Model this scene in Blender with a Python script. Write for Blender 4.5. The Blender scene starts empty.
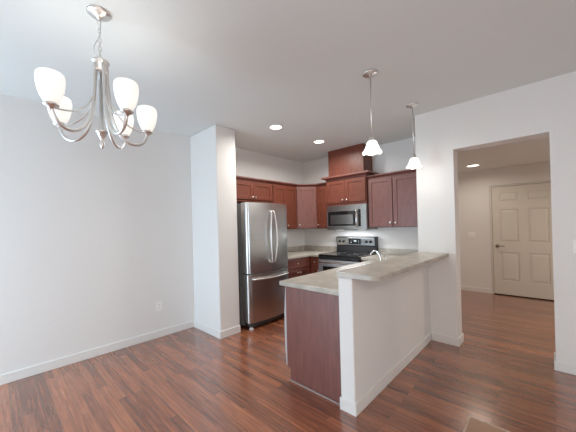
import bpy, bmesh, math, random
from mathutils import Vector, Matrix
random.seed(4)
S = bpy.context.scene
COL = S.collection

# ------------------------------------------------------------------ camera
cam_d = bpy.data.cameras.new('camera')
cam = bpy.data.objects.new('camera', cam_d)
COL.objects.link(cam)
FW = Vector((-0.69798851, 0.71610062, 0.00345736))
RT = Vector((0.71581371, 0.69783122, -0.02534423))
UP = Vector((0.02056168, 0.01521516, 0.9996728))
M3 = Matrix((RT, UP, -FW)).transposed()
cam.matrix_world = Matrix.Translation((0, 0, 1.43)) @ M3.to_4x4()
cam_d.sensor_width = 36.0
cam_d.lens = 277.343 * 36.0 / 576.0
cam_d.shift_x = (288 - 279.536) / 576.0
cam_d.shift_y = (225.273 - 216) / 576.0
cam_d.clip_start = 0.05
S.camera = cam

# ------------------------------------------------------------------ world, daylight, exposure
S.view_settings.view_transform = 'Standard'
S.view_settings.look = 'None'
S.view_settings.gamma = 1.0
S.view_settings.exposure = 0.12
S.view_settings.use_curve_mapping = False
S.cycles.use_denoising = True
S.cycles.max_bounces = 10
S.cycles.diffuse_bounces = 6
S.cycles.glossy_bounces = 5
S.cycles.sample_clamp_indirect = 6.0
W = bpy.data.worlds.new('sky'); S.world = W
W.use_nodes = True
W.node_tree.nodes['Background'].inputs[0].default_value = (0.62, 0.78, 1.0, 1)
W.node_tree.nodes['Background'].inputs[1].default_value = 1.6


def area(name, loc, rot, sx, sy, power, color, shape='RECTANGLE', spread=None):
    d = bpy.data.lights.new(name, 'AREA')
    d.shape = shape; d.size = sx; d.size_y = sy
    d.energy = power; d.color = color
    if spread: d.spread = spread
    o = bpy.data.objects.new(name, d); COL.objects.link(o)
    o.location = loc; o.rotation_euler = rot
    return o


YN = -2.0          # wall behind the camera
XR = 2.7           # right-hand side wall
# daylight coming in through the window of the wall behind the camera
area('window_daylight', (-3.0, YN - 0.02, 1.0), (math.radians(90), 0, 0), 1.2, 1.8, 64, (0.60, 0.83, 1.0))
area('side_fill_light', (XR + 0.02, -1.0, 1.45), (0, math.radians(90), 0), 1.3, 1.6, 27, (0.92, 0.95, 0.96))  # side fill added to brighten the left wall and half wall
FILL_W = 45        # warm fill lamp added behind the camera to lift the half wall

# ------------------------------------------------------------------ materials
MATS = {}


def mat(name, col, rough=0.5, metal=0.0, spec=0.5, emit=0.0, ecol=None, coat=0.0):
    if name in MATS: return MATS[name]
    m = bpy.data.materials.new(name); m.use_nodes = True
    b = m.node_tree.nodes['Principled BSDF']
    b.inputs['Base Color'].default_value = (*col, 1)
    b.inputs['Roughness'].default_value = rough
    b.inputs['Metallic'].default_value = metal
    b.inputs['Specular IOR Level'].default_value = spec
    b.inputs['Coat Weight'].default_value = coat
    if emit:
        b.inputs['Emission Color'].default_value = (*(ecol or col), 1)
        b.inputs['Emission Strength'].default_value = emit
    MATS[name] = m
    return m


def nodes(m): return m.node_tree.nodes, m.node_tree.links, m.node_tree.nodes['Principled BSDF']


def add_noise(m, c1, c2, scale=(1, 1, 1), nscale=20, detail=4, lo=0.35, hi=0.65, bump=0.0, bump_dist=0.002):
    N, L, B = nodes(m)
    tc = N.new('ShaderNodeTexCoord'); mp = N.new('ShaderNodeMapping')
    mp.inputs['Scale'].default_value = scale
    nz = N.new('ShaderNodeTexNoise'); nz.inputs['Scale'].default_value = nscale
    nz.inputs['Detail'].default_value = detail
    rp = N.new('ShaderNodeValToRGB')
    rp.color_ramp.elements[0].position = lo; rp.color_ramp.elements[0].color = (*c1, 1)
    rp.color_ramp.elements[1].position = hi; rp.color_ramp.elements[1].color = (*c2, 1)
    L.new(tc.outputs['Object'], mp.inputs[0]); L.new(mp.outputs[0], nz.inputs['Vector'])
    L.new(nz.outputs['Fac'], rp.inputs[0]); L.new(rp.outputs[0], B.inputs['Base Color'])
    if bump:
        bp = N.new('ShaderNodeBump'); bp.inputs['Strength'].default_value = bump
        bp.inputs['Distance'].default_value = bump_dist
        L.new(nz.outputs['Fac'], bp.inputs['Height']); L.new(bp.outputs[0], B.inputs['Normal'])
    return m


WALL = add_noise(mat('wall_paint', (.80, .785, .76), .62, spec=.25), (.795, .785, .77), (.815, .805, .79), nscale=90, bump=.12)
CEIL = add_noise(mat('ceiling_paint', (.68, .66, .64), .8, spec=.15), (.765, .79, .78), (.795, .82, .81), nscale=120, bump=.25)
TRIM = mat('trim_white', (.80, .79, .77), .38)
DOORM = mat('door_paint', (.72, .69, .63), .42)
CHERRY = add_noise(mat('cherry_wood', (.13, .04, .028), .42, coat=.10, spec=.35), (.125, .034, .020), (.195, .057, .034), scale=(14, 14, 1.2), nscale=6, detail=6)
CHERRYX = add_noise(mat('cherry_wood_panel', (.13, .04, .028), .42, coat=.4), (.150, .046, .034), (.200, .066, .050), scale=(9, 9, 1.0), nscale=5, detail=6)
CHERRYD = mat('cherry_wood_shadow_line', (.06, .02, .015), .4)
STEEL = mat('stainless_steel', (.60, .59, .575), .30, 1.0)
STEEL.node_tree.nodes['Principled BSDF'].inputs['Anisotropic'].default_value = .5
add_noise(STEEL, (.60, .595, .585), (.69, .685, .675), scale=(1, 1, 60), nscale=8, lo=.3, hi=.7)
STEELD = mat('stainless_dark', (.33, .325, .32), .30, 1.0)
for q in ('cherry_wood', 'cherry_wood_panel'):
    B_ = MATS[q].node_tree.nodes['Principled BSDF']
    B_.inputs['Coat Roughness'].default_value = .38; B_.inputs['Coat IOR'].default_value = 1.6
NICKEL = mat('brushed_nickel', (.78, .77, .75), .34, 1.0)
CHROME = mat('chrome', (.86, .86, .87), .08, 1.0)
STEELM = add_noise(mat('stainless_microwave', (.42, .41, .40), .32, 1.0), (.36, .355, .345), (.46, .455, .445), scale=(1, 1, 60), nscale=8, lo=.3, hi=.7)
BLACKG = mat('black_glass', (.012, .012, .013), .06)
BLACK = mat('black_enamel', (.018, .018, .019), .28)
KNOBM = mat('matte_black', (.012, .012, .012), .6, spec=.2)
DGREY = mat('dark_grey_plastic', (.06, .06, .062), .45)
FSIDE = mat('fridge_side_grey', (.20, .20, .205), .45)
LGREY = mat('light_grey_plastic', (.52, .52, .53), .4)
WHITEP = mat('white_plastic', (.90, .90, .89), .3)
SLOT = mat('slot_dark', (.10, .10, .10), .5)
DISP = mat('display_digits', (.45, .5, .52), .4, emit=.12, ecol=(.7, .9, 1.0))
SHADE = mat('frosted_glass_lit', (.85, .85, .84), .35, emit=.55, ecol=(1.0, .95, .87))
PSHADE = mat('pendant_glass_lit', (.85, .85, .84), .35, emit=1.3, ecol=(1.0, .96, .89))
BULB = mat('bulb_lit', (.9, .9, .88), .35, emit=2.5, ecol=(1.0, .96, .89))
LED = mat('led_lens_lit', (.95, .95, .92), .4, emit=3.0, ecol=(1.0, .93, .82))
REGM = mat('register_metal', (.36, .20, .125), .35)
REGE = mat('register_edge', (.50, .38, .28), .35)
BRONZE = mat('door_hardware', (.30, .26, .22), .28, 1.0)
GASKET = mat('door_gasket', (.02, .018, .016), .7)
SHOE = mat('shoe_strip', (.30, .24, .22), .4)


def counter_mat():
    m = mat('laminate_countertop', (.50, .45, .38), .34)
    N, L, B = nodes(m)
    tc = N.new('ShaderNodeTexCoord')
    n1 = N.new('ShaderNodeTexNoise'); n1.inputs['Scale'].default_value = 9; n1.inputs['Detail'].default_value = 8
    n2 = N.new('ShaderNodeTexNoise'); n2.inputs['Scale'].default_value = 160; n2.inputs['Detail'].default_value = 2
    r1 = N.new('ShaderNodeValToRGB')
    r1.color_ramp.elements[0].position = .34; r1.color_ramp.elements[0].color = (.42, .385, .33, 1)
    r1.color_ramp.elements[1].position = .66; r1.color_ramp.elements[1].color = (.58, .545, .48, 1)
    r2 = N.new('ShaderNodeValToRGB')
    r2.color_ramp.elements[0].position = .35; r2.color_ramp.elements[0].color = (.80, .78, .76, 1)
    r2.color_ramp.elements[1].position = .6; r2.color_ramp.elements[1].color = (1, 1, 1, 1)
    mx = N.new('ShaderNodeMix'); mx.data_type = 'RGBA'; mx.blend_type = 'MULTIPLY'; mx.inputs[0].default_value = .8
    L.new(tc.outputs['Object'], n1.inputs['Vector']); L.new(tc.outputs['Object'], n2.inputs['Vector'])
    L.new(n1.outputs['Fac'], r1.inputs[0]); L.new(n2.outputs['Fac'], r2.inputs[0])
    L.new(r1.outputs[0], mx.inputs[6]); L.new(r2.outputs[0], mx.inputs[7]); L.new(mx.outputs[2], B.inputs['Base Color'])
    return m


COUNTER = counter_mat()


def floor_mat():
    m = mat('laminate_floor', (.16, .06, .035), .23, spec=.6, coat=.85)
    m.node_tree.nodes['Principled BSDF'].inputs['Coat IOR'].default_value = 1.75
    m.node_tree.nodes['Principled BSDF'].inputs['Coat Roughness'].default_value = .22
    N, L, B = nodes(m)
    tc = N.new('ShaderNodeTexCoord')
    br = N.new('ShaderNodeTexBrick')
    br.inputs['Scale'].default_value = 1.0
    br.inputs['Brick Width'].default_value = .88
    br.inputs['Row Height'].default_value = .064
    br.inputs['Mortar Size'].default_value = .0009
    br.inputs['Mortar Smooth'].default_value = .3
    br.inputs['Color1'].default_value = (0, 0, 0, 1); br.inputs['Color2'].default_value = (1, 1, 1, 1)
    br.inputs['Mortar'].default_value = (.3, .3, .3, 1)
    br.offset = .37; br.offset_frequency = 2
    L.new(tc.outputs['Object'], br.inputs['Vector'])
    # long grain streaks, shifted from strip to strip
    mp = N.new('ShaderNodeMapping'); mp.inputs['Scale'].default_value = (1.5, 34, 1)
    ofs = N.new('ShaderNodeVectorMath'); ofs.operation = 'MULTIPLY_ADD'
    ofs.inputs[1].default_value = (9, 17, 0)
    L.new(br.outputs['Color'], ofs.inputs[0]); L.new(mp.outputs[0], ofs.inputs[2])
    L.new(tc.outputs['Object'], mp.inputs[0])
    nz = N.new('ShaderNodeTexNoise'); nz.inputs['Scale'].default_value = 1.6; nz.inputs['Detail'].default_value = 7
    nz.inputs['Roughness'].default_value = .62
    L.new(ofs.outputs[0], nz.inputs['Vector'])
    ad = N.new('ShaderNodeMath'); ad.operation = 'MULTIPLY_ADD'
    ad.inputs[1].default_value = .27
    L.new(br.outputs['Color'], ad.inputs[0])
    sc = N.new('ShaderNodeMath'); sc.operation = 'MULTIPLY'; sc.inputs[1].default_value = .92
    L.new(nz.outputs['Fac'], sc.inputs[0]); L.new(sc.outputs[0], ad.inputs[2])
    rp = N.new('ShaderNodeValToRGB')
    e = rp.color_ramp.elements
    e[0].position = .32; e[0].color = (.075, .024, .012, 1)
    e[1].position = .86; e[1].color = (.48, .168, .072, 1)
    k = e.new(.48); k.color = (.19, .058, .026, 1)
    k = e.new(.68); k.color = (.33, .107, .047, 1)
    L.new(ad.outputs[0], rp.inputs[0])
    mx = N.new('ShaderNodeMix'); mx.data_type = 'RGBA'; mx.blend_type = 'MIX'
    L.new(br.outputs['Fac'], mx.inputs[0]); L.new(rp.outputs[0], mx.inputs[6]); mx.inputs[7].default_value = (.035, .014, .010, 1)
    L.new(mx.outputs[2], B.inputs['Base Color'])
    rr = N.new('ShaderNodeMapRange'); rr.inputs['To Min'].default_value = .17; rr.inputs['To Max'].default_value = .32
    L.new(nz.outputs['Fac'], rr.inputs[0]); L.new(rr.outputs[0], B.inputs['Roughness'])
    bp = N.new('ShaderNodeBump'); bp.inputs['Strength'].default_value = .12; bp.inputs['Distance'].default_value = .001
    L.new(br.outputs['Fac'], bp.inputs['Height']); bp.invert = True
    L.new(bp.outputs[0], B.inputs['Normal'])
    return m


FLOOR = floor_mat()

# ------------------------------------------------------------------ mesh helpers
I4 = Matrix.Identity(4)


def box(bm, x0, x1, y0, y1, z0, z1, M=I4):
    v = [bm.verts.new(M @ Vector(p)) for p in ((x0, y0, z0), (x1, y0, z0), (x1, y1, z0), (x0, y1, z0),
                                              (x0, y0, z1), (x1, y0, z1), (x1, y1, z1), (x0, y1, z1))]
    for f in ((0, 3, 2, 1), (4, 5, 6, 7), (0, 1, 5, 4), (1, 2, 6, 5), (2, 3, 7, 6), (3, 0, 4, 7)):
        bm.faces.new([v[i] for i in f])
    return bm


def prism(bm, pts, z0, z1, M=I4):
    lo = [bm.verts.new(M @ Vector((x, y, z0))) for x, y in pts]
    hi = [bm.verts.new(M @ Vector((x, y, z1))) for x, y in pts]
    n = len(pts)
    bm.faces.new(lo[::-1]); bm.faces.new(hi)
    for i in range(n):
        bm.faces.new((lo[i], lo[(i + 1) % n], hi[(i + 1) % n], hi[i]))
    return bm


def lathe(bm, prof, c=(0, 0, 0), seg=24, M=I4, wob=None, cap=True):
    rings = []
    for r, z in prof:
        ring = []
        for i in range(seg):
            a = 2 * math.pi * i / seg
            rr, zz = (r, z) if wob is None else wob(r, z, a)
            ring.append(bm.verts.new(M @ Vector((c[0] + rr * math.cos(a), c[1] + rr * math.sin(a), c[2] + zz))))
        rings.append(ring)
    for a, b in zip(rings, rings[1:]):
        for i in range(seg):
            bm.faces.new((a[i], a[(i + 1) % seg], b[(i + 1) % seg], b[i]))
    if cap:
        bm.faces.new(rings[0][::-1]); bm.faces.new(rings[-1])
    return bm


def smooth_path(pts, n=6):
    P = [Vector(p) for p in pts]; out = []
    for i in range(len(P) - 1):
        p0 = P[max(i - 1, 0)]; p1 = P[i]; p2 = P[i + 1]; p3 = P[min(i + 2, len(P) - 1)]
        for k in range(n):
            t = k / n
            out.append(.5 * ((2 * p1) + (p2 - p0) * t + (2 * p0 - 5 * p1 + 4 * p2 - p3) * t * t + (3 * p1 - p0 - 3 * p2 + p3) * t ** 3))
    out.append(P[-1]); return out


def tube(bm, pts, r, seg=10, n=6, closed=False, rad=None):
    P = smooth_path(pts, n) if n else [Vector(p) for p in pts]
    N = len(P); rings = []; ref = None
    for i in range(N):
        if closed: t = P[(i + 1) % N] - P[i - 1]
        else: t = P[min(i + 1, N - 1)] - P[max(i - 1, 0)]
        t.normalize()
        if ref is None:
            ref = t.orthogonal().normalized()
        ref = (ref - t * ref.dot(t)).normalized()
        bn = t.cross(ref)
        rr = r if rad is None else rad(i / (N - 1))
        rings.append([bm.verts.new(P[i] + (ref * math.cos(2 * math.pi * k / seg) + bn * math.sin(2 * math.pi * k / seg)) * rr) for k in range(seg)])
    pairs = list(zip(rings, rings[1:]))
    if closed: pairs.append((rings[-1], rings[0]))
    for a, b in pairs:
        for k in range(seg):
            bm.faces.new((a[k], a[(k + 1) % seg], b[(k + 1) % seg], b[k]))
    if not closed:
        bm.faces.new(rings[0][::-1]); bm.faces.new(rings[-1])
    return bm


def NB(): return bmesh.new()


def wloc(o):
    v = Vector((0, 0, 0))
    while o is not None:
        v += o.location; o = o.parent
    return v


def obj(name, bm, m, parent=None, bevel=0.0, smooth=False, loc=None, seg=2):
    """one mesh object; the bmesh is in world coordinates"""
    bmesh.ops.recalc_face_normals(bm, faces=bm.faces)
    base = wloc(parent) if parent else Vector((0, 0, 0))
    xs = [v.co for v in bm.verts]
    lo = Vector([min(c[i] for c in xs) for i in range(3)]); hi = Vector([max(c[i] for c in xs) for i in range(3)])
    org = Vector(loc) if loc is not None else Vector(((lo.x + hi.x) / 2, (lo.y + hi.y) / 2, lo.z))
    for v in bm.verts: v.co -= org
    me = bpy.data.meshes.new(name); bm.to_mesh(me); bm.free()
    o = bpy.data.objects.new(name, me); COL.objects.link(o)
    me.materials.append(m)
    if smooth:
        for p in me.polygons: p.use_smooth = True
    o.location = org - base
    if parent: o.parent = parent
    if bevel:
        b = o.modifiers.new('edge', 'BEVEL'); b.width = bevel; b.segments = seg; b.limit_method = 'ANGLE'
        b.angle_limit = math.radians(40)
    return o


def thing(name, label, cat, loc, group=None):
    o = bpy.data.objects.new(name, None); COL.objects.link(o)
    o.location = loc; o.empty_display_size = .1
    o['label'] = label; o['category'] = cat; o['kind'] = 'thing'
    if group: o['group'] = group
    return o


def tag(o, label, cat, group=None):
    o['label'] = label; o['category'] = cat; o['kind'] = 'thing'
    if group: o['group'] = group
    return o


def struct(name, bm, m, bevel=0.0, loc=(0, 0, 0), label=None, cat=None):
    o = obj(name, bm, m, bevel=bevel, loc=loc); o['kind'] = 'structure'
    o['label'] = label or name.replace('_', ' '); o['category'] = cat or name.split('_')[0]
    return o


def face_matrix(org, u, n):
    """local x = along the face (u), local y = out of the face (n), local z = up"""
    u = Vector(u).normalized(); n = Vector(n).normalized()
    return Matrix.Translation(org) @ Matrix((u, n, Vector((0, 0, 1)))).transposed().to_4x4()


# ------------------------------------------------------------------ room shell
XL, YB, H = -3.738, 4.586, 2.767
YW, WT = 3.69, 0.20       # wall with the hall opening
XO1, XO2, ZO = -0.78, 0.014, 2.264
YD, HH = 6.786, 2.44       # hall far wall, hall ceiling
T = .12

b = NB(); box(b, XL - T, XR + T, YN - T, YD + T, -.10, 0)
struct('floor', b, FLOOR, label='reddish brown strip laminate floor', cat='floor')
b = NB(); box(b, XL - T, XR + T, YN - T, YW, H, H + T); box(b, XL - T, -1.06, YW, YB + T, H, H + T)
struct('ceiling', b, CEIL, label='flat off white main ceiling over dining area and kitchen', cat='ceiling')
b = NB(); box(b, -1.06, XR + T, YW + WT, YB + T, HH, HH + T); box(b, -1.8, XR + T, YB + T, YD + T, HH, HH + T)
bmesh.ops.remove_doubles(b, verts=b.verts, dist=1e-5)
struct('ceiling_hall', b, CEIL, label='lower hall ceiling beyond the opening', cat='ceiling')
b = NB(); box(b, XL - T, XL, YN - T, YB + T, 0, H)
struct('wall_left', b, WALL, label='long plain white left wall', cat='wall')
b = NB(); box(b, XL, -1.06, YB, YB + T, 0, H)
struct('wall_kitchen_back', b, WALL, label='white kitchen wall behind the range', cat='wall')
b = NB(); box(b, XL, -3.064, 2.004, 2.319, 0, H)
struct('wall_wing', b, WALL, bevel=.012, label='white wing wall beside the refrigerator', cat='wall')
b = NB()
box(b, -1.184, XO1, YW, YW + WT, 0, H); box(b, XO1, XO2, YW, YW + WT, ZO, H); box(b, XO2, XR, YW, YW + WT, 0, H)
bmesh.ops.remove_doubles(b, verts=b.verts, dist=1e-5)
struct('wall_right', b, WALL, label='off white wall with the opening to the hall', cat='wall')
b = NB(); box(b, -1.184, -1.06, YW + WT, YB, 0, H)
struct('wall_kitchen_side', b, WALL, label='short wall between kitchen and hall', cat='wall')
b = NB(); box(b, -1.192, -1.069, 1.858, YW, 0, 1.025)
struct('wall_peninsula', b, WALL, bevel=.010, label='off white half wall under the breakfast bar', cat='wall')
b = NB(); box(b, -1.8, -.805 - .035, YD, YD + T, 0, HH); box(b, -.840, .14, YD, YD + T, 2.085 + .03, HH); box(b, .14, XR + T, YD, YD + T, 0, HH)
struct('wall_hall_back', b, WALL, label='beige hall wall around the entry door', cat='wall')
b = NB(); box(b, -1.8 - T, -1.8, YB + T, YD + T, 0, HH)
struct('wall_hall_left', b, WALL, label='hall wall on the left', cat='wall')
b = NB(); box(b, XR, XR + T, YN - T, -1.8, 0, H); box(b, XR, XR + T, -.2, YD + T, 0, H); box(b, XR, XR + T, -1.8, -.2, 0, .8); box(b, XR, XR + T, -1.8, -.2, 2.1, H)
struct('wall_side', b, WALL, label='plain side wall on the right', cat='wall')
# wall behind the camera with two window openings
b = NB()
for x0, x1, z0, z1 in ((XL, -3.6, 0, H), (-3.6, -2.4, 1.9, H), (-3.6, -2.4, 0, .1), (-2.4, XR, 0, H)):
    box(b, x0, x1, YN - T, YN, z0, z1)
struct('wall_near', b, WALL, label='wall with the windows behind the camera', cat='wall')


def window(name, x0, x1, z0, z1):
    b = NB(); w = .05
    box(b, x0, x1, YN - .09, YN - .04, z0, z0 + w); box(b, x0, x1, YN - .09, YN - .04, z1 - w, z1)
    for x in (x0, (x0 + x1) / 2 - w / 2, x1 - w): box(b, x, x + w, YN - .09, YN - .04, z0, z1)
    struct(name, b, TRIM, label='white framed window behind the camera', cat='window')


window('window_1', -3.6, -2.4, .1, 1.9)
b = NB()
for q in ((-1.8, -1.75, .8, 2.1), (-1.025, -.975, .8, 2.1), (-.25, -.2, .8, 2.1), (-1.8, -.2, .8, .85), (-1.8, -.2, 2.05, 2.1)):
    box(b, XR + .04, XR + .09, *q)
struct('added_side_window', b, TRIM, label='white framed window added in the side wall for fill light, out of view', cat='window')  # unseen window made up to carry the side fill

# baseboards
BH, BT = .095, .013


def base(name, runs, label):
    b = NB()
    for r in runs: box(b, *r, 0, BH)
    struct(name, b, TRIM, bevel=.004, label=label, cat='baseboard')


base('baseboard_left', [(XL, XL + BT, YN, 2.004)], 'white baseboard along the left wall')
base('baseboard_wing', [(XL + BT, -3.064 + BT, 2.004 - BT, 2.004), (-3.064, -3.064 + BT, 2.004, 2.319)], 'white baseboard around the wing wall')
base('baseboard_peninsula', [(-1.192 - .004, -1.069 + BT, 1.858 - BT, 1.858), (-1.069, -1.069 + BT, 1.858, YW - BT)], 'white baseboard around the half wall')
base('baseboard_right', [(-1.069 + BT, XO1 + BT, YW - BT, YW), (XO1, XO1 + BT, YW, YW + WT + BT),
                         (XO2 - BT, XR, YW - BT, YW), (XO2 - BT, XO2, YW, YW + WT + BT)], 'white baseboard along the wall beside the hall opening')
base('baseboard_hall', [(-1.8, -.845, YD - BT, YD), (.145, XR, YD - BT, YD)], 'baseboard along the hall wall')

# ------------------------------------------------------------------ hall door
DX0, DX1, DZ = -.803, .105, 2.079
door = bpy.data.objects.new('door_1', None); COL.objects.link(door); door.location = (DX0, YD, 0)
door['kind'] = 'structure'; door['label'] = 'beige six panel entry door at the end of the hall'; door['category'] = 'door'
M = face_matrix((DX0, YD + .012, 0), (1, 0, 0), (0, -1, 0))     # local x along door, y out towards camera
w = DX1 - DX0
b = NB()
cols = [(.115, .385), (w - .385, w - .115)]
rows = [(.285, .82), (1.02, 1.64), (1.795, 1.955)]
box(b, 0, w, -.03, .0, .02, DZ, M)
for x0, x1 in ((0, cols[0][0]), (cols[0][1], cols[1][0]), (cols[1][1], w)): box(b, x0, x1, 0, .012, .02, DZ, M)
for x0, x1 in cols:
    for z0, z1 in ((.02, rows[0][0]), (rows[0][1], rows[1][0]), (rows[1][1], rows[2][0]), (rows[2][1], DZ)):
        box(b, x0, x1, 0, .012, z0, z1, M)
    for z0, z1 in rows:                                       # raised panel field
        i, j = .008, .045
        lo = [b.verts.new(M @ Vector(q)) for q in ((x0 + i, .001, z0 + i), (x1 - i, .001, z0 + i), (x1 - i, .001, z1 - i), (x0 + i, .001, z1 - i))]
        hi = [b.verts.new(M @ Vector(q)) for q in ((x0 + j, .010, z0 + j), (x1 - j, .010, z0 + j), (x1 - j, .010, z1 - j), (x0 + j, .010, z1 - j))]
        b.faces.new(hi)
        for k in range(4): b.faces.new((lo[k], lo[(k + 1) % 4], hi[(k + 1) % 4], hi[k]))
dl = obj('door_leaf', b, DOORM, door)
b = NB()
box(b, -.035, -.006, -.06, .010, 0, DZ + .03, M); box(b, w + .006, w + .033, -.06, .010, 0, DZ + .03, M); box(b, -.006, w + .006, -.06, .010, DZ + .006, DZ + .03, M)
obj('door_frame', b, DOORM, door, bevel=.002)
b = NB(); box(b, -.006, w + .006, -.05, -.035, 0, DZ + .006, M); box(b, 0, w, -.035, .006, .001, .018, M)
obj('door_gasket', b, GASKET, door)
kx, kz = .068, .945
b = NB()
Mk = M @ Matrix.Translation((kx, .012, kz)) @ Matrix.Rotation(-math.pi / 2, 4, 'X')
lathe(b, [(.032, 0), (.032, .006), (.026, .011), (.013, .013), (.012, .045)], seg=20, M=Mk)
tube(b, [M @ Vector(q) for q in ((kx, .055, kz), (kx + .02, .060, kz), (kx + .06, .060, kz - .002), (kx + .11, .056, kz - .004))], .0085, seg=8)
obj('lever_handle', b, BRONZE, dl, smooth=True)

# ------------------------------------------------------------------ wall plates


def plate(name, label, cat, org, u, n, w, h, kind, gangs=1):
    M = face_matrix(org, u, n)
    t = thing(name, label, cat, org)
    b = NB(); box(b, -w / 2, w / 2, 0.0005, .006, -h / 2, h / 2, M); obj('cover_plate', b, WHITEP, t, bevel=.002)
    if kind == 'outlet':
        for s in (-1, 1):
            b = NB(); prism(b, [(.0165 * math.cos(a) , .0145 * math.sin(a)) for a in [i * math.pi / 8 for i in range(16)]], .006, .0085,
                            M @ Matrix.Translation((0, 0, s * .0195)) @ Matrix.Rotation(-math.pi / 2, 4, 'X'))
            r = obj('receptacle', b, WHITEP, t)
            b = NB(); box(b, -.0085, -.0050, .0082, .0088, s * .0195 - .004, s * .0195 + .008, M); obj('slot', b, SLOT, r)
            b = NB(); box(b, .0050, .0085, .0082, .0088, s * .0195 - .004, s * .0195 + .008, M); obj('slot', b, SLOT, r)
    else:
        for g in range(gangs):
            cx = (g - (gangs - 1) / 2) * .046
            b = NB(); box(b, cx - .016, cx + .016, .005, .009, -.033, .033, M); obj('rocker', b, WHITEP, t, bevel=.0015)
    return t


plate('wall_outlet', 'white duplex outlet low on the left wall', 'outlet', (XL, 1.503, .412), (0, 1, 0), (1, 0, 0), .075, .118, 'outlet')
plate('light_switch', 'white switch plate on the wall right of the hall opening', 'switch', (.206, YW, 1.175), (1, 0, 0), (0, -1, 0), .118, .118, 'switch', 2)
plate('light_switch', 'pale switch plate on the hall wall left of the entry door', 'switch', (-1.15, YD, 1.15), (1, 0, 0), (0, -1, 0), .118, .118, 'switch', 2)

# ------------------------------------------------------------------ cabinet builders


def knob_bm(M, x, z, y0):
    b = NB()
    Mk = M @ Matrix.Translation((x, y0, z)) @ Matrix.Rotation(-math.pi / 2, 4, 'X')
    lathe(b, [(.006, 0), (.005, .010), (.010, .015), (.0145, .021), (.0145, .025), (.009, .030), (.001, .031)], seg=16, M=Mk)
    return b


def shaker(parent, M, x0, x1, z0, z1, knob=None, y=0.0, name='door', m=None, sw=.058):
    """shaker front in face coordinates: frame of stiles and rails and a recessed panel, with its knob as a child"""
    m = m or CHERRY
    b = NB(); g = .0018; x0 += g; x1 -= g; z0 += g; z1 -= g
    sw = min(sw, (x1 - x0) * .3, (z1 - z0) * .3)
    box(b, x0, x0 + sw, y + .0005, y + .020, z0, z1, M); box(b, x1 - sw, x1, y + .0005, y + .020, z0, z1, M)
    box(b, x0 + sw, x1 - sw, y + .0005, y + .020, z0, z0 + sw, M); box(b, x0 + sw, x1 - sw, y + .0005, y + .020, z1 - sw, z1, M)
    box(b, x0 + sw - .002, x1 - sw + .002, y + .0005, y + .010, z0 + sw - .002, z1 - sw + .002, M)
    d = obj(name, b, m, parent, bevel=.002)
    if knob: obj('knob', knob_bm(M, knob[0], knob[1], y + .020), NICKEL, d, smooth=True)
    return d


def crown_run(pts, z, proj=.055, h=.075):
    """crown moulding swept along the front polyline pts (x, y); outward is to the right of travel"""
    prof = [(-.018, 0), (.004, 0), (.008, .012), (.020, .022), (.034, .042), (.046, .052), (proj, .056), (proj, h), (-.018, h)]
    P = [Vector((x, y, 0)) for x, y in pts]
    b = NB(); rings = []
    for i, p in enumerate(P):
        d0 = (P[i] - P[i - 1]).normalized() if i else None
        d1 = (P[i + 1] - P[i]).normalized() if i < len(P) - 1 else None
        n0 = Vector((d0.y, -d0.x, 0)) if d0 else None
        n1 = Vector((d1.y, -d1.x, 0)) if d1 else None
        if n0 and n1:
            n = (n0 + n1); n = n / (n.length_squared / 2) if n.length > .1 else n0
        else: n = n0 or n1
        rings.append([b.verts.new(p + n * o + Vector((0, 0, z + dz))) for o, dz in prof])
    k = len(prof)
    for a, c in zip(rings, rings[1:]):
        for i in range(k): b.faces.new((a[i], a[(i + 1) % k], c[(i + 1) % k], c[i]))
    b.faces.new(rings[0][::-1]); b.faces.new(rings[-1])
    return b


ZB, ZT = 1.37, 2.165      # wall cabinets
XF = -3.408               # face of the cabinets on the left wall
YF = 4.256                # face of the cabinets on the back wall
e = .001
CH, CP = .045, .034        # crown height and projection


def crown_small(pts, z): return crown_run(pts, z, CP, CH)


def crown_run_s(pts, z, s):
    P = [Vector((x, y, 0)) for x, y in pts]
    prof = [(-.018, 0), (.004, 0), (.010, .25 * s), (.45 * s, .42 * s), (.95 * s, .60 * s), (.95 * s, s), (-.018, s)]
    b = NB(); rings = []
    for i, p in enumerate(P):
        d0 = (P[i] - P[i - 1]).normalized() if i else None
        d1 = (P[i + 1] - P[i]).normalized() if i < len(P) - 1 else None
        n0 = Vector((d0.y, -d0.x, 0)) if d0 else None
        n1 = Vector((d1.y, -d1.x, 0)) if d1 else None
        if n0 and n1:
            n = n0 + n1; n = n * (2 / n.length_squared)
        else: n = n0 or n1
        rings.append([b.verts.new(p + n * o + Vector((0, 0, z + dz))) for o, dz in prof])
    k = len(prof)
    for a, c in zip(rings, rings[1:]):
        for i in range(k): b.faces.new((a[i], a[(i + 1) % k], c[(i + 1) % k], c[i]))
    b.faces.new(rings[0][::-1]); b.faces.new(rings[-1])
    return b


# the left-wall face is seen from +x; travel along the front so that the outward side is on the right
# --- cabinet over the refrigerator
y0, y1 = 2.319 + e, 3.325
t = thing('wall_cabinet', 'short two-door cherry wall cabinet above the refrigerator', 'cabinet', (XL, y0, 1.83))
b = NB(); box(b, XL + e, XF, y0, y1 - e, 1.83, ZT); obj('cabinet_body', b, CHERRY, t, bevel=.0015)
M = face_matrix((XF, 0, 0), (0, 1, 0), (1, 0, 0))
shaker(t, M, 2.475, 2.898, 1.865, ZT - .02, (2.868, 1.905))
shaker(t, M, 2.898, 3.315, 1.865, ZT - .02, (2.930, 1.905))
obj('crown_moulding', crown_run_s([(XF, y1 - e), (XF, y0 + .06)][::-1], ZT, .045), CHERRYX, t)
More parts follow.
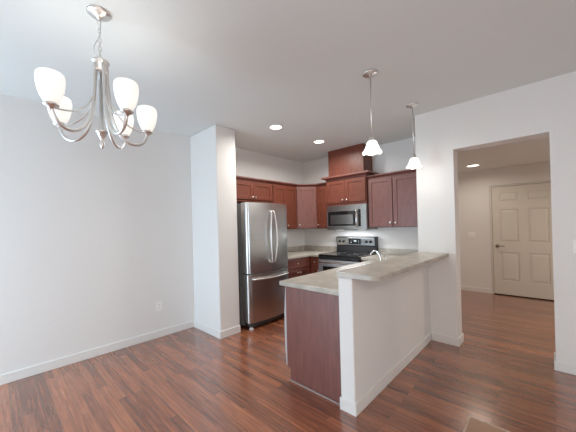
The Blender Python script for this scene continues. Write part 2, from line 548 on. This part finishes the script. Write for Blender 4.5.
# --- tall narrow-door cabinet right of the refrigerator
y0, y1 = 3.326, 3.965
t = thing('wall_cabinet', 'tall cherry wall cabinet with two narrow doors, half hidden by the refrigerator', 'cabinet', (XL, y0, ZB))
b = NB(); box(b, XL + e, XF, y0, y1 - e, ZB, ZT); obj('cabinet_body', b, CHERRY, t, bevel=.0015)
shaker(t, M, 3.345, 3.655, ZB + .012, ZT - .02, (3.628, ZB + .07))
shaker(t, M, 3.655, 3.955, ZB + .012, ZT - .02, (3.690, ZB + .07))
obj('crown_moulding', crown_run_s([(XF, y0), (XF, y1 - e)], ZT, .045), CHERRYX, t)
# --- diagonal corner cabinet
A0, A1 = Vector((XF, 3.966, 0)), Vector((-3.150, YF, 0))
t = thing('corner_cabinet', 'diagonal corner wall cabinet with a single cherry door', 'cabinet', (XL, YB, ZB))
b = NB(); prism(b, [(XL + e, 3.966), (XF, 3.966), (-3.150, YF), (-3.150, YB - e), (XL + e, YB - e)], ZB, ZT)
obj('cabinet_body', b, CHERRYX, t, bevel=.0015)
u = (A1 - A0).normalized(); n = Vector((u.y, -u.x, 0)); L = (A1 - A0).length
Mc = face_matrix(A0, u, n)
shaker(t, Mc, .012, L - .012, ZB + .012, ZT - .02, (.045, ZB + .075), m=CHERRYX)
obj('crown_moulding', crown_run_s([(A0.x, A0.y), (A1.x, A1.y)], ZT, .045), CHERRYX, t)
# --- narrow cabinet left of the microwave
XM0, XM1 = -2.888, -2.112
M = face_matrix((0, YF, 0), (1, 0, 0), (0, -1, 0))
t = thing('wall_cabinet', 'narrow cherry wall cabinet between the corner cabinet and the microwave', 'cabinet', (-3.149, YF, ZB))
b = NB(); box(b, -3.149, XM0 - e, YF, YB - e, ZB, ZT); obj('cabinet_body', b, CHERRY, t, bevel=.0015)
shaker(t, M, -3.143, XM0 - .006, ZB + .012, ZT - .02, (-3.100, ZB + .07))
obj('crown_moulding', crown_run_s([(-3.149, YF), (XM0 - e, YF)], ZT, .045), CHERRYX, t)
# --- deeper cabinet over the microwave
YM = 4.205
ZM = 1.765
t = thing('wall_cabinet', 'raised two-door cherry cabinet directly above the microwave', 'cabinet', (XM0, YM, ZM))
b = NB(); box(b, XM0, XM1, YM, YB - e, ZM, 2.215); obj('cabinet_body', b, CHERRY, t, bevel=.0015)
M2 = face_matrix((0, YM, 0), (1, 0, 0), (0, -1, 0)); xc = (XM0 + XM1) / 2
shaker(t, M2, XM0 + .012, xc, ZM + .045, 2.20, (xc - .04, ZM + .09))
shaker(t, M2, xc, XM1 - .012, ZM + .045, 2.20, (xc + .04, ZM + .09))
obj('crown_moulding', crown_run_s([(XM0, YB - .05), (XM0, YM), (XM1, YM), (XM1, YB - .05)], 2.216, .070), CHERRYX, t)
# --- boxed duct above it
b = NB(); box(b, XM0 + .02, XM1 - .07, YF, YB - e, 2.288, H - e)
tag(obj('duct_cover', b, CHERRY, bevel=.002), 'plain cherry box rising from the microwave cabinet to the ceiling', 'duct cover')
# --- right two-door cabinet
xa, xb = XM1 + e, -1.186
t = thing('wall_cabinet', 'wide two-door cherry wall cabinet right of the microwave', 'cabinet', (xa, YF, ZB))
b = NB(); box(b, xa, xb, YF, YB - e, ZB, ZT); obj('cabinet_body', b, CHERRYX, t, bevel=.0015)
shaker(t, M, xa + .008, -1.715, ZB + .012, ZT - .02, (-1.752, ZB + .07), m=CHERRYX)
shaker(t, M, -1.705, -1.30, ZB + .012, ZT - .02, (-1.668, ZB + .07), m=CHERRYX)
obj('crown_moulding', crown_run_s([(xa, YF), (xb, YF)], ZT, .045), CHERRYX, t)

# ------------------------------------------------------------------ base cabinets
CZ0, CZ1 = .872, .914
XBF = -3.128      # face, left run
YBF = 3.976       # face, back run
M = face_matrix((XBF, 0, 0), (0, 1, 0), (1, 0, 0))
t = thing('base_cabinet', 'dark cherry base cabinet with a drawer, beside the refrigerator', 'cabinet', (XL, 3.30, 0))
b = NB(); box(b, XL + e, XBF, 3.30, YBF + .0, .10, CZ0 - e); box(b, XL + e, XBF - .07, 3.30, YBF, 0.0005, .10)
obj('cabinet_body', b, CHERRYX, t, bevel=.0015)
d = shaker(t, M, 3.315, 3.945, .70, CZ0 - .012, (3.60, .785), name='drawer', m=CHERRYX, sw=.03)
shaker(t, M, 3.315, 3.628, .115, .69, (3.595, .63), m=CHERRYX)
shaker(t, M, 3.632, 3.945, .115, .69, (3.665, .63), m=CHERRYX)
M = face_matrix((0, YBF, 0), (1, 0, 0), (0, -1, 0))
t = thing('base_cabinet', 'slim red cherry base cabinet in the corner left of the range', 'cabinet', (-3.1, YBF, 0))
b = NB(); box(b, XBF + e, XM0 - .004, YBF, YB - e, .10, CZ0 - e); box(b, XBF + e, XM0 - .004, YBF + .07, YB - e, .0005, .10)
obj('cabinet_body', b, CHERRY, t, bevel=.0015)
shaker(t, M, XBF + .035, XM0 - .012, .70, CZ0 - .012, (-3.0, .785), name='drawer', sw=.03)
shaker(t, M, XBF + .035, XM0 - .012, .115, .69, (-2.92, .63))
t = thing('base_cabinet', 'cherry base cabinet tucked between the range and the peninsula', 'cabinet', (-2.1, YBF, 0))
b = NB(); box(b, XM1 + .004, -1.186, YBF, YB - e, .10, CZ0 - e); box(b, XM1 + .004, -1.186, YBF + .07, YB - e, .0005, .10)
obj('cabinet_body', b, CHERRY, t, bevel=.0015)
shaker(t, M, XM1 + .012, -1.83, .70, CZ0 - .012, (-1.97, .785), name='drawer', sw=.03)
shaker(t, M, XM1 + .012, -1.83, .115, .69, (-2.06, .63))
# --- peninsula
XPI = -1.795       # kitchen-side face of the peninsula cabinets
t = thing('peninsula_cabinet', 'cherry sink base of the peninsula behind the half wall', 'cabinet', (-1.5, 3.2, 0))
b = NB(); box(b, XPI, -1.193, 2.53, YBF - .005, .10, .10 + .018); box(b, XPI, XPI + .018, 2.53, YBF - .005, .10, CZ0 - e)
box(b, -1.211, -1.193, 2.53, YBF - .005, .10, CZ0 - e); box(b, XPI, -1.193, 2.53, 2.548, .10, CZ0 - e); box(b, XPI, -1.193, YBF - .023, YBF - .005, .10, CZ0 - e)
box(b, XPI + .07, -1.193, 2.53, YBF - .005, .0005, .10)
obj('cabinet_body', b, CHERRY, t)
M = face_matrix((XPI, 0, 0), (0, -1, 0), (-1, 0, 0))
for ya, yb_ in ((2.54, 2.99), (2.99, 3.44)):
    shaker(t, M, -yb_, -ya, .115, CZ0 - .02, (-2.99 + (.035 if ya < 2.9 else -.035), .79))
shaker(t, M, -3.93, -3.46, .115, CZ0 - .02, (-3.50, .79))
# dishwasher whose pale door edge shows past the end panel
t = thing('dishwasher', 'dishwasher whose slim pale door edge peeks past the peninsula end panel', 'dishwasher', (-1.5, 2.22, 0))
b = NB(); box(b, XPI + .02, -1.20, 1.912, 2.526, .10, CZ0 - .006); obj('tub', b, DGREY, t)
b = NB()
prof = [(XPI + .018, .115), (XPI - .018, .115), (XPI - .030, .25), (XPI - .033, .45), (XPI - .030, .62), (XPI - .020, .76), (XPI - .010, .866), (XPI + .018, .866)]
Mx = Matrix(((1, 0, 0, 0), (0, 0, 1, 0), (0, 1, 0, 0), (0, 0, 0, 1)))
prism(b, prof, 1.908, 2.524, Mx); obj('door', b, LGREY, t, bevel=.003)
b = NB(); box(b, XPI + .06, -1.20, 1.92, 2.524, .0005, .10); obj('toe_kick', b, BLACK, t)
# end panel
t = thing('end_panel', 'large plain cherry end panel closing the peninsula beside the white half wall', 'panel', (-1.5, 1.898, 0))
b = NB(); prism(b, [(XPI + .012, .115), (XPI + .012, CZ0 - .002), (-1.1935, CZ0 - .002), (-1.1935, .001), (XPI + .050, .001), (XPI + .050, .115)], 1.888, 1.906,
                Mx)
obj('panel_board', b, CHERRYX, t, bevel=.002)
b = NB(); box(b, XPI + .046, -1.206, 1.8745, 1.887, .001, .016); obj('shoe_strip', b, SHOE, t, bevel=.004)

# ------------------------------------------------------------------ countertops
t = thing('countertop', 'tan speckled L-shaped countertop in the corner left of the range', 'countertop', (-3.4, 4.2, CZ0))
b = NB(); prism(b, [(XL + e, 3.285), (XBF + .028, 3.285), (XBF + .028, YBF - .028), (XM0 - .003, YBF - .028), (XM0 - .003, YB - e), (XL + e, YB - e)], CZ0, CZ1)
obj('worktop', b, COUNTER, t, bevel=.008, seg=3)
b = NB(); box(b, XL + e, XL + .020, 3.285, YB - e, CZ1, 1.012); box(b, XL + .020, XM0 - .003, YB - .020, YB - e, CZ1, 1.012)
obj('backsplash', b, COUNTER, t, bevel=.003)
t = thing('countertop', 'tan speckled lower countertop of the peninsula, running behind the raised bar', 'countertop', (-1.6, 3.0, CZ0))
XCI = -1.845
SX0, SX1, SY0, SY1 = -1.68, -1.40, 2.62, 3.38      # sink cut-out
b = NB()
O = [(XCI, 1.868), (-1.1935, 1.868), (-1.1935, 3.689), (-1.1855, 3.689), (-1.1855, YB - e), (XM1 + .003, YB - e), (XM1 + .003, YBF - .028), (XCI, YBF - .028)]
# built of four slabs round the sink opening, welded into one mesh
box(b, XCI, -1.1935, 1.868, SY0, CZ0, CZ1); box(b, XCI, SX0, SY0, SY1, CZ0, CZ1); box(b, SX1, -1.1935, SY0, SY1, CZ0, CZ1)
box(b, XCI, -1.1935, SY1, YBF - .028, CZ0, CZ1); box(b, XM1 + .003, -1.1935, YBF - .028, YB - e, CZ0, CZ1)
bmesh.ops.remove_doubles(b, verts=b.verts, dist=1e-5)
obj('worktop', b, COUNTER, t, bevel=.005)
b = NB(); box(b, XM1 + .003, -1.186, YB - .020, YB - e, CZ1, 1.012)
obj('backsplash', b, COUNTER, t, bevel=.003)
# raised bar
xa, xb, ya, yb_ = -1.190, -.852, 1.838, YW - e
R = .065
pts = [(xa, ya), (xb - R, ya)] + [(xb - R + R * math.sin(a), ya + R - R * math.cos(a)) for a in [i * math.pi / 16 for i in range(1, 9)]] + [(xb, yb_), (xa, yb_)]
b = NB(); prism(b, pts, 1.0255, 1.0655)
tag(obj('bar_top', b, COUNTER, bevel=.006, seg=3), 'raised tan breakfast bar top with a rounded corner resting on the half wall', 'bar top')

# sink and faucet
t = thing('sink', 'steel drop-in sink in the peninsula countertop behind the bar', 'sink', (-1.58, 3.0, CZ1))
b = NB()
i0, i1, j0, j1 = SX0 + .002, SX1 - .002, SY0 + .002, SY1 - .002
box(b, i0, i0 + .004, j0, j1, .74, CZ1); box(b, i1 - .004, i1, j0, j1, .74, CZ1); box(b, i0, i1, j0, j0 + .004, .74, CZ1); box(b, i0, i1, j1 - .004, j1, .74, CZ1); box(b, i0, i1, j0, j1, .736, .74)
obj('bowl', b, STEEL, t)
b = NB()
for q in ((SX0 - .02, SX0 + .006, SY0 - .02, SY1 + .02), (SX1 - .006, SX1 + .02, SY0 - .02, SY1 + .02), (SX0 + .006, SX1 - .006, SY0 - .02, SY0 + .006), (SX0 + .006, SX1 - .006, SY1 - .006, SY1 + .02)):
    box(b, *q, CZ1 + .0005, CZ1 + .006)
obj('rim', b, STEEL, t, bevel=.002)
fy, fx = 2.975, -1.345
t = thing('faucet', 'chrome kitchen faucet with arched spout showing above the bar top', 'faucet', (fx, fy, CZ1))
b = NB(); lathe(b, [(.032, .0005), (.032, .008), (.022, .016), (.018, .030), (.017, .060), (.013, .066)], (fx, fy, CZ1), 18); obj('base', b, CHROME, t, smooth=True)
b = NB(); tube(b, [(fx, fy, CZ1 + .06), (fx - .004, fy, 1.04), (fx - .025, fy, 1.095), (fx - .062, fy, 1.126), (fx - .100, fy, 1.112), (fx - .124, fy, 1.078)], .0105, seg=12)
obj('spout', b, CHROME, t, smooth=True)
b = NB(); lathe(b, [(.020, .0005), (.020, .006), (.013, .012), (.012, .05), (.009, .055)], (fx + .0, fy + .115, CZ1), 16)
tube(b, [(fx, fy + .115, CZ1 + .05), (fx, fy + .115, 1.02), (fx - .004, fy + .112, 1.07), (fx - .022, fy + .100, 1.098)], .008, seg=10)
obj('handle', b, CHROME, t, smooth=True)

# ------------------------------------------------------------------ refrigerator
FY0, FY1, FXB, FXD = 2.432, 3.268, -3.135, -3.002
t = thing('refrigerator', 'tall stainless french-door refrigerator with bottom freezer beside the wing wall', 'refrigerator', (-3.35, (FY0 + FY1) / 2, 0))
b = NB(); box(b, XL + .03, FXB, FY0 + .006, FY1 - .006, .035, 1.762); obj('cabinet_body', b, FSIDE, t, bevel=.004)
FB = .040


def bowed(ya, yb_, z0, z1, cut0, cut1):
    """door slab whose front bows outward over the refrigerator's whole width, with rounded outer edges"""
    b = NB(); pts = [(FXB + .006, ya), ]
    n = 14; r = .030
    prof = []
    for i in range(n + 1):
        y = ya + (yb_ - ya) * i / n
        s = (y - (FY0 + FY1) / 2) / ((FY1 - FY0) / 2)
        prof.append([FXD + FB * (1 - s * s), y])
    def corner(x, y, sgn):
        return [(x - r + r * math.sin(a), y - sgn * (r - r * math.cos(a)) * -1) for a in ()]
    front = []
    if cut0:
        x = prof[0][0]
        for k in range(6):
            a = k / 5 * math.pi / 2
            front.append((x - r + r * math.sin(a), ya + r - r * math.cos(a)))
        prof = [q for q in prof if q[1] > ya + r]
    if cut1:
        prof1 = [q for q in prof if q[1] < yb_ - r]; x = FXD if yb_ > FY1 - .01 else prof[-1][0]
        tail = [(x - r + r * math.cos(k / 5 * math.pi / 2), yb_ - r + r * math.sin(k / 5 * math.pi / 2)) for k in range(6)]
        front = front + [tuple(q) for q in prof1] + tail
    else:
        front = front + [tuple(q) for q in prof]
    prism(b, [(FXB + .006, ya)] + front + [(FXB + .006, yb_)], z0, z1)
    return b


ym = 2.868
d1 = obj('door', bowed(FY0, ym - .003, .775, 1.775, True, False), STEEL, t, bevel=.004)
d2 = obj('door', bowed(ym + .003, FY1, .775, 1.775, False, True), STEEL, t, bevel=.004)
d3 = obj('freezer_drawer', bowed(FY0, FY1, .085, .762, True, True), STEEL, t, bevel=.004)


def fx_at(y):
    s = (y - (FY0 + FY1) / 2) / ((FY1 - FY0) / 2); return FXD + FB * (1 - s * s)


for d, s in ((d1, -1), (d2, 1)):
    b = NB(); x = fx_at(ym)
    tube(b, [(x - .006, ym + s * .026, 1.655), (x + .028, ym + s * .027, 1.650), (x + .044, ym + s * .032, 1.60), (x + .052, ym + s * .054, 1.44), (x + .053, ym + s * .060, 1.28), (x + .052, ym + s * .054, 1.12), (x + .044, ym + s * .032, .96), (x + .028, ym + s * .027, .910), (x - .006, ym + s * .026, .905)], .0125, seg=12)
    obj('handle', b, NICKEL, d, smooth=True)
b = NB(); c = (FY0 + FY1) / 2
tube(b, [(fx_at(FY0 + .07) - .004, FY0 + .07, .700), (fx_at(FY0 + .07) + .030, FY0 + .075, .697), (fx_at(FY0 + .14) + .045, FY0 + .12, .694), (FXD + FB + .050, c, .686),
         (fx_at(FY1 - .14) + .045, FY1 - .12, .694), (fx_at(FY1 - .07) + .030, FY1 - .075, .697), (fx_at(FY1 - .07) - .004, FY1 - .07, .700)], .013, seg=12)
obj('handle', b, NICKEL, d3, smooth=True)
b = NB(); box(b, FXB, FXD + .004, FY0 + .03, FY1 - .03, .028, .078)
for k in range(14):
    yy = FY0 + .07 + k * .052
    box(b, FXD + .004, FXD + .010, yy, yy + .034, .040, .066)
obj('grille', b, DGREY, t)
for yy in (FY0 + .045, FY1 - .045):
    b = NB(); lathe(b, [(.032, .0005), (.032, .012), (.020, .022), (.018, .036)], (FXD - .012, yy, 0), 16); obj('foot', b, LGREY, t, smooth=False)
for yy in (FY0 + .03, FY1 - .13):
    b = NB(); box(b, FXB - .04, FXB + .05, yy, yy + .10, 1.7625, 1.785); obj('hinge_cover', b, DGREY, t, bevel=.006)

# ------------------------------------------------------------------ range
RX0, RX1 = XM0 + .004, XM1 - .004
RYF = 3.905
t = thing('range', 'stainless electric range with black glass cooktop and rear control panel', 'range', ((RX0 + RX1) / 2, 4.2, 0))
b = NB(); box(b, RX0, RX1, RYF + .03, YB - .012, .06, .900); box(b, RX0 + .03, RX1 - .03, RYF + .07, YB - .02, .0005, .06)
obj('body', b, BLACK, t, bevel=.003)
b = NB(); box(b, RX0 - .002, RX1 + .002, RYF, YB - .10, .901, .928); ct = obj('cooktop', b, BLACKG, t, bevel=.006, seg=3)
for xq in (RX0 + .001, RX1 - .013):
    b = NB(); box(b, xq, xq + .012, RYF + .01, YB - .105, .9285, .932); obj('steel_trim', b, CHROME, ct)
for x, y, r in ((RX0 + .2, RYF + .17, .105), (RX1 - .2, RYF + .17, .085), (RX0 + .2, RYF + .42, .08), (RX1 - .2, RYF + .42, .105)):
    b = NB(); lathe(b, [(r - .003, .9282), (r, .9284), (r, .9286), (r - .003, .9286)], (x, y, 0), 32, cap=False); obj('burner_ring', b, LGREY, ct)
b = NB(); box(b, RX0 - .001, RX1 + .001, RYF - .004, RYF + .029, .850, .900); obj('front_rail', b, BLACK, t, bevel=.004)
M = face_matrix((0, RYF + .03, 0), (1, 0, 0), (0, -1, 0))
b = NB(); box(b, RX0 + .003, RX1 - .003, .0005, .045, .24, .845, M); od = obj('oven_door', b, STEEL, t, bevel=.006)
b = NB(); box(b, RX0 + .10, RX1 - .10, .0455, .048, .36, .735, M); obj('window', b, BLACKG, od)
b = NB(); tube(b, [M @ Vector(q) for q in ((RX0 + .06, .04, .795), (RX0 + .06, .085, .805), (RX0 + .10, .10, .808), ((RX0 + RX1) / 2, .105, .808), (RX1 - .10, .10, .808), (RX1 - .06, .085, .805), (RX1 - .06, .04, .795))], .013, seg=10)
obj('handle', b, CHROME, od, smooth=True)
b = NB(); box(b, RX0 + .003, RX1 - .003, .0005, .035, .075, .23, M); obj('storage_drawer', b, STEEL, t, bevel=.006)
# control panel at the back
YG = YB - .075
b = NB(); prism(b, [(YG - .035, .9285), (YG - .012, 1.035), (YG - .030, 1.20), (YG - .010, 1.212), (YB - .004, 1.212), (YB - .004, .9285)], RX0, RX1,
                Matrix(((0, 0, 1, 0), (1, 0, 0, 0), (0, 1, 0, 0), (0, 0, 0, 1))))
bgd = obj('backguard', b, BLACK, t, bevel=.003)
# the steel panel, tilted a little
Mg = face_matrix((0, YG - .0125, 1.036), (1, 0, 0), (0, -1, 0)) @ Matrix.Rotation(-math.atan2(.018, .165), 4, 'X')
b = NB(); box(b, RX0 + .018, RX1 - .018, .001, .006, .022, .158, Mg); cp = obj('control_panel', b, STEEL, t, bevel=.003)
b = NB(); box(b, (RX0 + RX1) / 2 - .125, (RX0 + RX1) / 2 + .115, .0065, .009, .042, .142, Mg); dp = obj('display', b, BLACKG, t)
xx = (RX0 + RX1) / 2
for gx in (-.080, .070):      # touch-pad marks
    for gz in (.066, .094):
        b = NB(); box(b, xx + gx, xx + gx + .014, .0092, .0098, gz, gz + .006, Mg); obj('touch_mark', b, DISP, dp)
for gx in (-.018, .0, .018):
    b = NB(); box(b, xx + gx, xx + gx + .011, .0092, .0098, .085, .112, Mg); obj('clock_digit', b, DISP, dp)
for x in (RX0 + .075, RX0 + .155, RX1 - .165, RX1 - .085):
    b = NB(); lathe(b, [(.026, .006), (.026, .012), (.020, .016), (.018, .034), (.015, .037)], M=Mg @ Matrix.Translation((x, 0, .090)) @ Matrix.Rotation(-math.pi / 2, 4, 'X'), seg=20)
    obj('knob', b, KNOBM, cp)

# ------------------------------------------------------------------ microwave
t = thing('microwave', 'stainless over-the-range microwave with black window and curved handle', 'microwave', ((XM0 + XM1) / 2, 4.3, 1.335))
b = NB(); box(b, XM0 + .003, XM1 - .003, YM + .012, YB - .006, 1.338, ZM - .0015); obj('casing', b, STEELD, t, bevel=.003)
YMF = YM + .011
M = face_matrix((0, YMF, 0), (1, 0, 0), (0, -1, 0))
xa, xb = XM0 + .005, XM1 - .005
xd = xb - .145
b = NB()
z0, z1 = 1.345, 1.715
box(b, xa, xd, 0, .030, z0, z0 + .065, M); box(b, xa, xd, 0, .030, z1 - .055, z1, M); box(b, xa, xa + .022, 0, .030, z0 + .065, z1 - .055, M); box(b, xd - .055, xd, 0, .030, z0 + .065, z1 - .055, M)
d = obj('door', b, STEELM, t, bevel=.003)
b = NB(); box(b, xa + .022, xd - .055, .004, .027, z0 + .065, z1 - .055, M); w_ = obj('window', b, BLACKG, d)
b = NB(); box(b, xa + .075, xd - .10, .0272, .0280, z0 + .092, z1 - .115, M); obj('mesh_screen', b, STEELD, w_)
b = NB(); xh = xd - .022
tube(b, [M @ Vector(q) for q in ((xh, .026, 1.675), (xh, .052, 1.665), (xh + .004, .068, 1.60), (xh + .006, .072, 1.53), (xh + .004, .068, 1.46), (xh, .052, 1.395), (xh, .026, 1.385))], .0115, seg=10)
obj('handle', b, CHROME, d, smooth=True)
b = NB(); box(b, xd + .002, xb, 0, .030, z0, z1, M); c_ = obj('control_panel', b, STEELM, t, bevel=.003)
b = NB(); box(b, xd + .006, xd + .045, .0302, .0315, z0 + .05, z1 - .035, M); obj('keypad', b, BLACKG, c_)
b = NB(); box(b, xa, xb, 0, .022, z1 + .003, ZM - .003, M)
for k in range(5): box(b, xa + .03, xb - .03, .022, .024, z1 + .008 + k * .007, z1 + .011 + k * .007, M)
obj('vent_grille', b, STEELM, t)
for xq in (XM0 + .18, XM1 - .18):
    b = NB(); box(b, xq - .06, xq + .06, YM + .12, YM + .18, 1.334, 1.3375); obj('cooktop_lamp', b, LED, t)
area('cooktop_lamp', ((XM0 + XM1) / 2, YM + .10, 1.325), (0, 0, 0), .5, .10, 5.0, (.94, .97, 1.0))

# ------------------------------------------------------------------ chandelier
CX, CY = -1.955, .466
t = thing('chandelier', 'brushed nickel five-arm chandelier with white glass shades hanging on a chain', 'chandelier', (CX, CY, H))
b = NB(); lathe(b, [(.066, -.001), (.066, -.006), (.060, -.012), (.046, -.018), (.034, -.026), (.016, -.030), (.010, -.040), (.004, -.046)], (CX, CY, H), 28); obj('ceiling_canopy', b, NICKEL, t, smooth=True)
b = NB(); z = H - .048; k = 0
while z > 2.495:
    pts = []
    for i in range(12):
        a = i * math.pi / 6; uu = .0085 * math.cos(a); vv = .017 * math.sin(a)
        pts.append((CX + (uu if k % 2 else 0), CY + (0 if k % 2 else uu), z - .014 + vv))
    tube(b, pts, .0022, seg=6, n=0, closed=True); z -= .0265; k += 1
obj('chain', b, NICKEL, t, smooth=True)
b = NB(); tube(b, [(CX, CY, H - .04), (CX + .006, CY + .006, 2.69), (CX - .006, CY - .003, 2.62), (CX - .004, CY - .022, 2.57), (CX - .006, CY - .030, 2.53), (CX - .002, CY - .012, 2.49)], .0022, seg=6)
obj('cord', b, LGREY, t, smooth=True)
b = NB(); lathe(b, [(.010, 2.485), (.014, 2.478), (.044, 2.472), (.051, 2.464), (.050, 2.455), (.042, 2.450), (.043, 2.441), (.037, 2.433), (.036, 2.405), (.028, 2.398)], (CX, CY, 0), 28)
obj('top_hub', b, NICKEL, t, smooth=True)
b = NB(); lathe(b, [(.010, 2.43), (.010, 2.05), (.016, 2.046), (.034, 2.040), (.034, 2.030), (.024, 2.024), (.022, 2.008), (.012, 2.000), (.010, 1.972), (.014, 1.962), (.012, 1.948), (.006, 1.936), (.001, 1.928)], (CX, CY, 0), 20)
obj('center_stem', b, NICKEL, t, smooth=True)
RC = .272
ARMS = (-68, -140, 137, 91, 13)      # as the arms stand in the photograph, degrees
for k in range(5):
    a = math.radians(ARMS[k]); ca, sa = math.cos(a), math.sin(a)
    P = lambda r, z: (CX + r * ca, CY + r * sa, z)
    b = NB()
    tube(b, [P(.035, 2.435), P(.037, 2.36), P(.044, 2.25), P(.058, 2.14), P(.092, 2.055), P(.140, 2.005), P(.190, 1.992), P(.235, 2.010), P(.262, 2.050), P(RC, 2.085)], .0102, seg=10)
    arm = obj('arm', b, NICKEL, t, smooth=True)
    b = NB()
    tube(b, [P(.026, 2.40), P(.036, 2.30), P(.062, 2.21), P(.110, 2.140), P(.170, 2.102), P(.230, 2.088), P(RC + .012, 2.083)], .005, seg=8)
    obj('brace_rod', b, NICKEL, arm, smooth=True)
    cx, cy = CX + RC * ca, CY + RC * sa
    b = NB(); lathe(b, [(.008, 2.070), (.012, 2.078), (.028, 2.086), (.036, 2.092), (.036, 2.096), (.026, 2.100), (.026, 2.116), (.020, 2.118)], (cx, cy, 0), 20)
    obj('socket_cup', b, NICKEL, arm, smooth=True)
    b = NB(); lathe(b, [(.024, 2.104), (.034, 2.112), (.047, 2.138), (.057, 2.172), (.063, 2.206), (.064, 2.234), (.060, 2.254), (.054, 2.260), (.053, 2.255), (.058, 2.232), (.057, 2.206), (.051, 2.172), (.042, 2.142), (.030, 2.118), (.020, 2.110)], (cx, cy, 0), 28)
    obj('glass_shade', b, SHADE, arm, smooth=True)
    d = bpy.data.lights.new('bulb_light', 'POINT'); d.energy = .8; d.color = (1.0, .96, .90); d.shadow_soft_size = .02
    lo = bpy.data.objects.new('bulb_light', d); COL.objects.link(lo); lo.location = (cx, cy, 2.215)

# ------------------------------------------------------------------ pendants


def pendant(x, y, label):
    t = thing('pendant_light', label, 'pendant light', (x, y, H), 'pendant lights over the bar')
    b = NB(); lathe(b, [(.066, -.001), (.066, -.010), (.058, -.018), (.040, -.022), (.016, -.026), (.012, -.036), (.006, -.040)], (x, y, H), 28); obj('ceiling_canopy', b, NICKEL, t, smooth=True)
    b = NB(); lathe(b, [(.0055, 2.19), (.0055, H - .036)], (x, y, 0), 10); obj('rod', b, NICKEL, t, smooth=True)
    b = NB(); lathe(b, [(.008, 2.205), (.020, 2.200), (.024, 2.192), (.024, 2.168), (.030, 2.164), (.030, 2.158), (.022, 2.156)], (x, y, 0), 20); obj('socket_cup', b, NICKEL, t, smooth=True)

    def wob(r, z, a):
        f = max(0, (r - .035) / .05)
        return r * (1 + .02 * f * math.cos(6 * a)), z - .0045 * f * f * math.cos(6 * a)
    b = NB()
    lathe(b, [(.026, 2.166), (.036, 2.161), (.045, 2.146), (.053, 2.122), (.062, 2.098), (.073, 2.078), (.083, 2.064), (.085, 2.058), (.081, 2.058), (.071, 2.073), (.059, 2.094), (.050, 2.120), (.042, 2.143), (.032, 2.157), (.022, 2.161)], (x, y, 0), 48, wob=wob)
    obj('glass_shade', b, PSHADE, t, smooth=True)
    b = NB(); lathe(b, [(.012, 2.150), (.014, 2.130), (.026, 2.105), (.030, 2.088), (.024, 2.070), (.010, 2.062), (.001, 2.060)], (x, y, 0), 16); obj('bulb', b, BULB, t, smooth=True)
    d = bpy.data.lights.new('pendant_lamp', 'POINT'); d.energy = 2.3; d.color = (1.0, .96, .91); d.shadow_soft_size = .05
    lo = bpy.data.objects.new('pendant_lamp', d); COL.objects.link(lo); lo.location = (x, y, 2.000)


pendant(-1.112, 2.339, 'nickel pendant light with white bell shade, the one nearer the end of the bar')
pendant(-1.088, 3.325, 'nickel pendant light with white bell shade, the one nearer the wall by the hall opening')

# ------------------------------------------------------------------ recessed lights


def downlight(x, y, z, r, label, power, col, group=None, spread=math.radians(165)):
    t = thing('recessed_light', label, 'ceiling light', (x, y, z), group)
    b = NB(); lathe(b, [(r, -.001), (r + .016, -.0005), (r + .018, -.003), (r + .014, -.006), (r, -.007)], (x, y, z), 32, cap=False)
    obj('trim_ring', b, WHITEP, t, smooth=True)
    b = NB(); lathe(b, [(r + .001, -.001), (r + .001, -.004), (r * .7, -.006), (.001, -.007)], (x, y, z), 32); obj('lens', b, LED, t, smooth=True)
    area('recessed_lamp', (x, y, z - .02), (0, 0, 0), r * 2, r * 2, power, col, 'DISK', spread)


WARM = (1.0, .97, .91)
downlight(-2.613, 2.661, H, .078, 'round recessed ceiling light in front of the refrigerator', 14, WARM, 'recessed kitchen lights')
downlight(-2.613, 3.632, H, .078, 'round recessed ceiling light nearer the range', 15, WARM, 'recessed kitchen lights')
downlight(-.975, 6.05, HH, .090, 'round flush light on the hall ceiling near the entry door', 4.5, (1.0, .90, .77))
downlight(1.3, 5.3, HH, .115, 'round flush fill light added further along the hall, out of view', 25, (1.0, .90, .77), spread=math.radians(170))  # extra unseen lamp, added to brighten the entry door and hall

t = thing('warm_fill_lamp', 'added round warm fill lamp on the ceiling behind the camera', 'ceiling light', (1.5, -.9, H))  # unseen fixture added as warm fill for the half wall and right side
b = NB(); lathe(b, [(.17, -.001), (.17, -.02), (.16, -.025), (.001, -.025)], (1.5, -.9, H), 28); obj('base', b, NICKEL, t)
b = NB(); lathe(b, [(.15, -.026), (.14, -.05), (.10, -.075), (.05, -.088), (.001, -.09)], (1.5, -.9, H), 28); obj('glass_bowl', b, SHADE, t, smooth=True)
area('warm_fill_lamp', (1.5, -.9, H - .10), (0, 0, 0), .30, .30, FILL_W, (1.0, .89, .77), 'DISK')

# ------------------------------------------------------------------ floor register
t = thing('floor_register', 'tan metal floor register set in the floor near the bottom of the room', 'floor vent', (-.33, 2.3, 0))
x0, x1, y0, y1 = -.452, -.12, 2.17, 2.405
b = NB()
box(b, x0, x1, y0, y0 + .012, .0005, .006); box(b, x0, x1, y1 - .012, y1, .0005, .006); box(b, x0, x0 + .012, y0 + .012, y1 - .012, .0005, .006); box(b, x1 - .012, x1, y0 + .012, y1 - .012, .0005, .006)
obj('rim', b, REGE, t, bevel=.002)
b = NB(); box(b, x0 + .012, x1 - .012, y0 + .012, y1 - .012, .0005, .003)
obj('face_plate', b, REGM, t)
